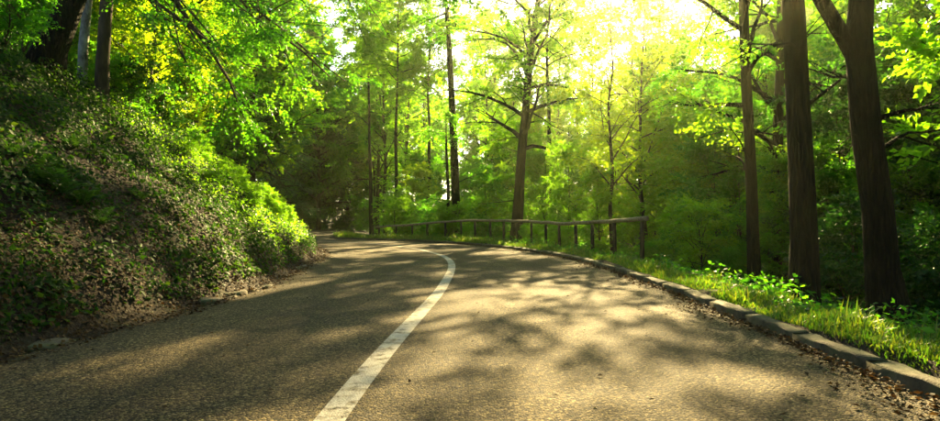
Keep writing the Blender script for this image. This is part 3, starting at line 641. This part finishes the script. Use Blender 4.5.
# ------------------------------------------------------------------ ground cover, litter, grass
rg = np.random.default_rng(31)
def bank_points(n, umin, umax, amin, amax, pw=.7):
    a = A0+amin+(amax-amin)*rg.random(n)**(1/pw if pw < 1 else pw); u = umin+(umax-umin)*rg.random(n)
    x, y = road_pt(a, -(WLF(a)+u)); return x, y, u, a-A0
def cover(name, x, y, lift, L, W, mat, label, cat, flat=.5, tint=None):
    N = gnormal(x, y); n = len(x); P = np.stack([x, y, gz(x, y)+lift], 1)
    az = rg.uniform(0, 6.28, n); D = np.stack([np.cos(az), np.sin(az), np.zeros(n)], 1); D = D-N*(D*N).sum(1, keepdims=True)+N*rg.normal(.1, flat*.6, (n, 1))
    V, F = leaf_tris(P, D, N+rg.normal(0, flat, (n, 3)), L, W, .15)
    t = rg.random(n) if tint is None else np.clip(tint, 0, 1)
    return tag(obj(name, mesh_from(name, V, F, np.repeat(t, 2), mat)), label, cat, kind='stuff')
cl1 = sines(41, 12, .8, 4.0); cl2 = sines(42, 12, 2.0, 9.0)
x, y, u, a = bank_points(200000, .25, 7.0, 1.0, 30, .75)
dens = cl1(x, y)+.5*cl2(x, y)+.7*sm(.8, 3.0, u)+.85; w = dens > rg.normal(0, .55, len(x)); x, y, u, a, dens = x[w], y[w], u[w], a[w], dens[w]
hgt = np.clip(.06+.24*cl2(x, y)+.12*sm(1, 4, u), .01, .5)
cover('ivy_ground_cover', x, y, rg.random(len(x))*hgt, rg.uniform(.04, .09, len(x)), rg.uniform(.03, .06, len(x)), M['ivy'],
      'dark leafy ground cover creeping over the left bank', 'ground cover', .55, rg.random(len(x))*.8+.1*cl1(x, y))
x, y, u, a = bank_points(90000, -.25, 4.6, .5, 26, .75); w = rg.random(len(x)) < 1.0-.85*sm(.2, 2.2, u); x, y, u = x[w], y[w], u[w]
cover('bank_leaf_litter', x, y, .01+rg.random(len(x))*.05, rg.uniform(.025, .06, len(x)), rg.uniform(.015, .04, len(x)), M['litter'], 'brown dead leaves lying over the foot of the bank', 'leaf litter', .4)
# low plants on the sunny nose of the bank
x, y, u, a = bank_points(34000, .5, 4.6, 12.5, 30, 1.0)
hh = .30*np.clip(.6+cl2(x, y), 0, 1.6)
cover('bank_herbs', x, y, rg.random(len(x))*hh, rg.uniform(.05, .10, len(x)), rg.uniform(.025, .045, len(x)), M['leaf_lime'], 'bright green herbs covering the sunlit end of the bank', 'herbs', .8)
# litter blown against the kerb
a = A0+rg.random(4200)**1.4*28+1.5; s = WR-.02-np.abs(rg.normal(0, .10, len(a)))*(1+.7*np.sin(a*1.9)); x, y = road_pt(a, s)
n = len(x); az = rg.uniform(0, 6.28, n)
V, F = leaf_tris(np.stack([x, y, .015+rg.random(n)*.035*sm(WR-.4, WR, s)], 1), np.stack([np.cos(az), np.sin(az), rg.normal(0, .3, n)], 1), np.array([0, 0, 1.])+rg.normal(0, .45, (n, 3)), rg.uniform(.02, .055, n), rg.uniform(.012, .035, n), .3)
tag(obj('kerb_leaf_litter', mesh_from('kerb_leaf_litter', V, F, np.repeat(rg.random(n), 2), M['litter'])), 'brown dead leaves gathered in the gutter against the kerb', 'leaf litter', kind='stuff')
# a few leaves blown over the carriageway
n = 420; a = A0+2.2+rg.random(n)**1.6*30; s = np.where(rg.random(n) < .6, rg.uniform(-WL, WR, n), np.where(rg.random(n) < .5, -WL+np.abs(rg.normal(0, .35, n)), WR-np.abs(rg.normal(0, .5, n)))); x, y = road_pt(a, s); az = rg.uniform(0, 6.28, n)
V, F = leaf_tris(np.stack([x, y, np.full(n, .022)], 1), np.stack([np.cos(az), np.sin(az), rg.normal(0, .12, n)], 1), np.array([0, 0, 1.])+rg.normal(0, .25, (n, 3)), rg.uniform(.02, .05, n), rg.uniform(.012, .03, n), .3)
tag(obj('road_leaf_litter', mesh_from('road_leaf_litter', V, F, np.repeat(rg.random(n), 2), M['litter'])), 'single dead leaves strewn over the asphalt', 'leaf litter', kind='stuff')
# grass
def grass(name, a, s, hmax, label, cat='grass', w0=.0042, tb=0.0):
    x, y = road_pt(a, s); n = len(x); z = gz(x, y)-.02; az = rg.uniform(0, 6.28, n); h = hmax*rg.uniform(.3, 1, n)**1.2*(1+.6*(rg.random(n) < .06)); b = rg.uniform(.15, .8, n)*h
    dr = np.stack([np.cos(az), np.sin(az), np.zeros(n)], 1); sd_ = np.stack([-np.sin(az), np.cos(az), np.zeros(n)], 1)*(w0*rg.uniform(.6, 1.4, n)*(1+np.hypot(x, y)/14))[:, None]
    B = np.stack([x, y, z], 1); U = np.array([0, 0, 1.]); m1 = B+U*(h*.55)[:, None]+dr*(b*.3)[:, None]; tp = B+U*(h*(.98-.35*b/h))[:, None]+dr*b[:, None]
    V = np.stack([B-sd_, B+sd_, m1-sd_*.8, m1+sd_*.8, tp], 1).reshape(-1, 3); k = np.arange(n)[:, None]*5
    F = np.concatenate([k+np.array([[0, 1, 3]]), k+np.array([[0, 3, 2]]), k+np.array([[2, 3, 4]])], 1).reshape(-1, 3)
    return tag(obj(name, mesh_from(name, V, F, np.repeat(np.clip(rg.random(n)+tb, 0, 1), 3), M['grass'])), label, cat, kind='stuff')
n = 62000; a = A0+2+rg.random(n)**1.35*36; s = WR+.17+np.abs(rg.normal(0, .36, n)); w = s < WR+1.6; a, s = a[w], s[w]
px_, py_ = road_pt(a, s); tuft = np.clip(.75+.35*cl2(px_, py_), .3, 1.3)*np.interp(s-WR, [.15, .4, .8, 1.3], [.5, .9, .9, .6])
grass('verge_grass', a, s, (.20*tuft), 'yellow-green grass growing along the verge behind the kerb', tb=-.12)
n = 20000; a = A0+24+rg.random(n)*22; s = WR+.22+rg.random(n)*2.2
grass('far_verge_grass', a, s, np.full(n, .34), 'bright green grass round the far end of the railing', w0=.004)
# weeds in the verge and under the railing
n = 42000; a = A0+3+rg.random(n)**1.2*36; s = WR+.55+rg.random(n)*4.0; x, y = road_pt(a, s)
hh = np.clip(.10+.16*cl2(x, y)+.12*sm(1.4, 2.4, s-WR), .02, .45)
w = cl1(x, y) > rg.normal(-.3, .6, n); cover('verge_weeds', x[w], y[w], rg.random(w.sum())*hh[w], rg.uniform(.05, .10, w.sum()), rg.uniform(.03, .055, w.sum()), M['leaf_mid'], 'broad leaved weeds between the grass and the trees', 'weeds', .7)
# the woodland floor
n = 60000; x = rg.uniform(2, 24, n); y = rg.uniform(4, 40, n); s, a = signed(x, y); w = (s > WR+2.5) & (cl1(x*.6, y*.6) > rg.normal(-.2, .6, n)); x, y = x[w], y[w]
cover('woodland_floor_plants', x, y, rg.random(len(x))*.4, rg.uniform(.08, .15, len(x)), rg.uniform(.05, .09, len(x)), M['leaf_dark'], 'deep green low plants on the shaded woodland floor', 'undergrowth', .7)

# ------------------------------------------------------------------ railing
rail_root_x, rail_root_y = road_pt(A0+14.6, WR+1.45)
RX, RY = float(rail_root_x), float(rail_root_y)
railing = tag(obj('railing', None, None, (RX, RY, float(gz(RX, RY)))), 'wooden railing of one log rail on dark posts round the bend', 'railing')
R0 = np.array([RX, RY, float(gz(RX, RY))])
hx_, hy_ = road_pt(ARC, WR+1.45); harc = np.concatenate([[0], np.cumsum(np.hypot(np.diff(hx_), np.diff(hy_)))])
h0 = np.interp(A0+14.6, ARC, harc); hpx = lambda t: CX+F_PX*np.interp(t, harc, hx_)/np.interp(t, harc, hy_)
hs = [h0]
while hpx(hs[-1]) > 384: hs.append(hs[-1]+(2.0 if len(hs) == 1 else 1.7 if len(hs) == 2 else 1.32+.12*math.sin(len(hs)*2.1)))
def rail_z(t):
    x, y = np.interp(t, harc, hx_), np.interp(t, harc, hy_); px = CX+F_PX*x/y
    yy = np.interp(px, [375, 385, 410, 432, 470, 500, 530, 562, 590, 640, 655], [227.5, 226.5, 225, 222.8, 220.3, 220.6, 221.6, 223.6, 222.6, 219.0, 217.8])
    return CAM_Z+(HZ-yy)/F_PX*y
tops = []
for t in hs:
    x, y = float(np.interp(t, harc, hx_)), float(np.interp(t, harc, hy_)); zt = float(rail_z(t)); g = float(gz(x, y))-.2
    T = tubes_init(); r_ = np.random.default_rng(int(t*100)); w = .055*r_.uniform(.9, 1.12)
    tube(T, np.array([[0, 0, g], [0, 0, (g+zt)/2], [r_.normal(0, .01), r_.normal(0, .01), zt-.06]])-np.array([0, 0, g]), [w*1.05, w, w*.95], 10, .03, r_)
    obj('post', tubes_mesh('post', T, M['post']), railing, tuple(np.array([x, y, g])-R0), r_.uniform(0, 6))
    tops.append((x, y, zt))
for i in range(0, len(hs)-1, 3):           # logs span three bays
    ta, tb = hs[i]-(.32 if i == 0 else -.004), hs[min(i+3, len(hs)-1)]+(.25 if i+3 >= len(hs)-1 else -.004); tt = np.linspace(ta, tb, 9)
    P = np.stack([np.interp(tt, harc, hx_), np.interp(tt, harc, hy_), [float(rail_z(q)) for q in tt]], 1); r_ = np.random.default_rng(900+i)
    P[1:-1] += r_.normal(0, .008, (7, 3)); T = tubes_init()
    tube(T, P[::-1]-P[0], .056*r_.uniform(.95, 1.05)*np.linspace(.97, 1.03, 9), 10, .03, r_)
    obj('rail', tubes_mesh('rail', T, M['rail']), railing, tuple(P[0]-R0))

# ------------------------------------------------------------------ stones edging the left side of the road
edging = tag(obj('road_edging', None), 'flat broken stones along the foot of the bank', 'edging', kind='structure')
def flat_stone(seed):
    r = np.random.default_rng(seed); n = 7; a = np.sort(r.uniform(0, 6.28, n)+0*1) if False else np.linspace(0, 2*np.pi, n, endpoint=False)+r.normal(0, .15, n)
    rad = r.uniform(.75, 1.1, n); V = []
    for z, k in ((-.06, 1.0), (.035, 1.0), (.05, .82)):
        for i in range(n): V.append((math.cos(a[i])*rad[i]*k*.10, math.sin(a[i])*rad[i]*k*.19, z+r.normal(0, .004)))
    F = []
    for l in range(2):
        for i in range(n): j = (i+1) % n; b = l*n; F += [(b+i, b+j, b+n+j), (b+i, b+n+j, b+n+i)]
    F += [(2*n, 2*n+i, 2*n+i+1) for i in range(1, n-1)]
    return mesh_from('edge_stone', np.array(V), np.array(F), mat=M['kerb'])
SM = [flat_stone(600+i) for i in range(6)]
t = A0+2.5
while t < A0+27:
    x, y = road_pt(t, -(WLF(t)+.10+rk.uniform(-.05, .08))); tx = np.interp(t, ARC, CT[:, 0]); ty = np.interp(t, ARC, CT[:, 1])
    if rk.random() < .7:
        o = obj('edge_stone', rk.choice(SM), edging, (float(x), float(y), rk.uniform(-.045, -.018)), math.atan2(ty, tx)-math.pi/2+rk.uniform(-.3, .3), rk.uniform(.7, 1.3))
        o.rotation_euler.x = rk.uniform(-.08, .08); o.rotation_euler.y = rk.uniform(-.25, .05)
    t += rk.uniform(.32, .55)

# ------------------------------------------------------------------ the air
zmax = 28.0; zmin = float(GZ[(GX > -100) & (GX < 100) & (GY < 150)].min())-1.0
if HAZE_DENSITY > 0:
    x0, x1, y0, y1 = -620, 620, -520, 920
    zmin = float(GZ.min())-1.0; zmax = max(float(GZ.max())+1, 36.0)
    V = np.array([(x, y, z) for x in (x0, x1) for y in (y0, y1) for z in (zmin, zmax)]); F = np.array([(0,1,3,2),(4,6,7,5),(0,4,5,1),(2,3,7,6),(0,2,6,4),(1,5,7,3)])
    m, n, out = new_mat('haze_air'); pv = n.nodes.new('ShaderNodeVolumePrincipled')
    pv.inputs['Color'].default_value = (.93, 1.0, .58, 1); pv.inputs['Density'].default_value = HAZE_DENSITY; pv.inputs['Anisotropy'].default_value = .9
    n.links.new(pv.outputs[0], out.inputs['Volume'])
    hz_ = obj('haze', mesh_from('haze', V, F, mat=m)); tag(hz_, 'warm sunlit haze hanging in the wood', 'haze', kind='stuff')
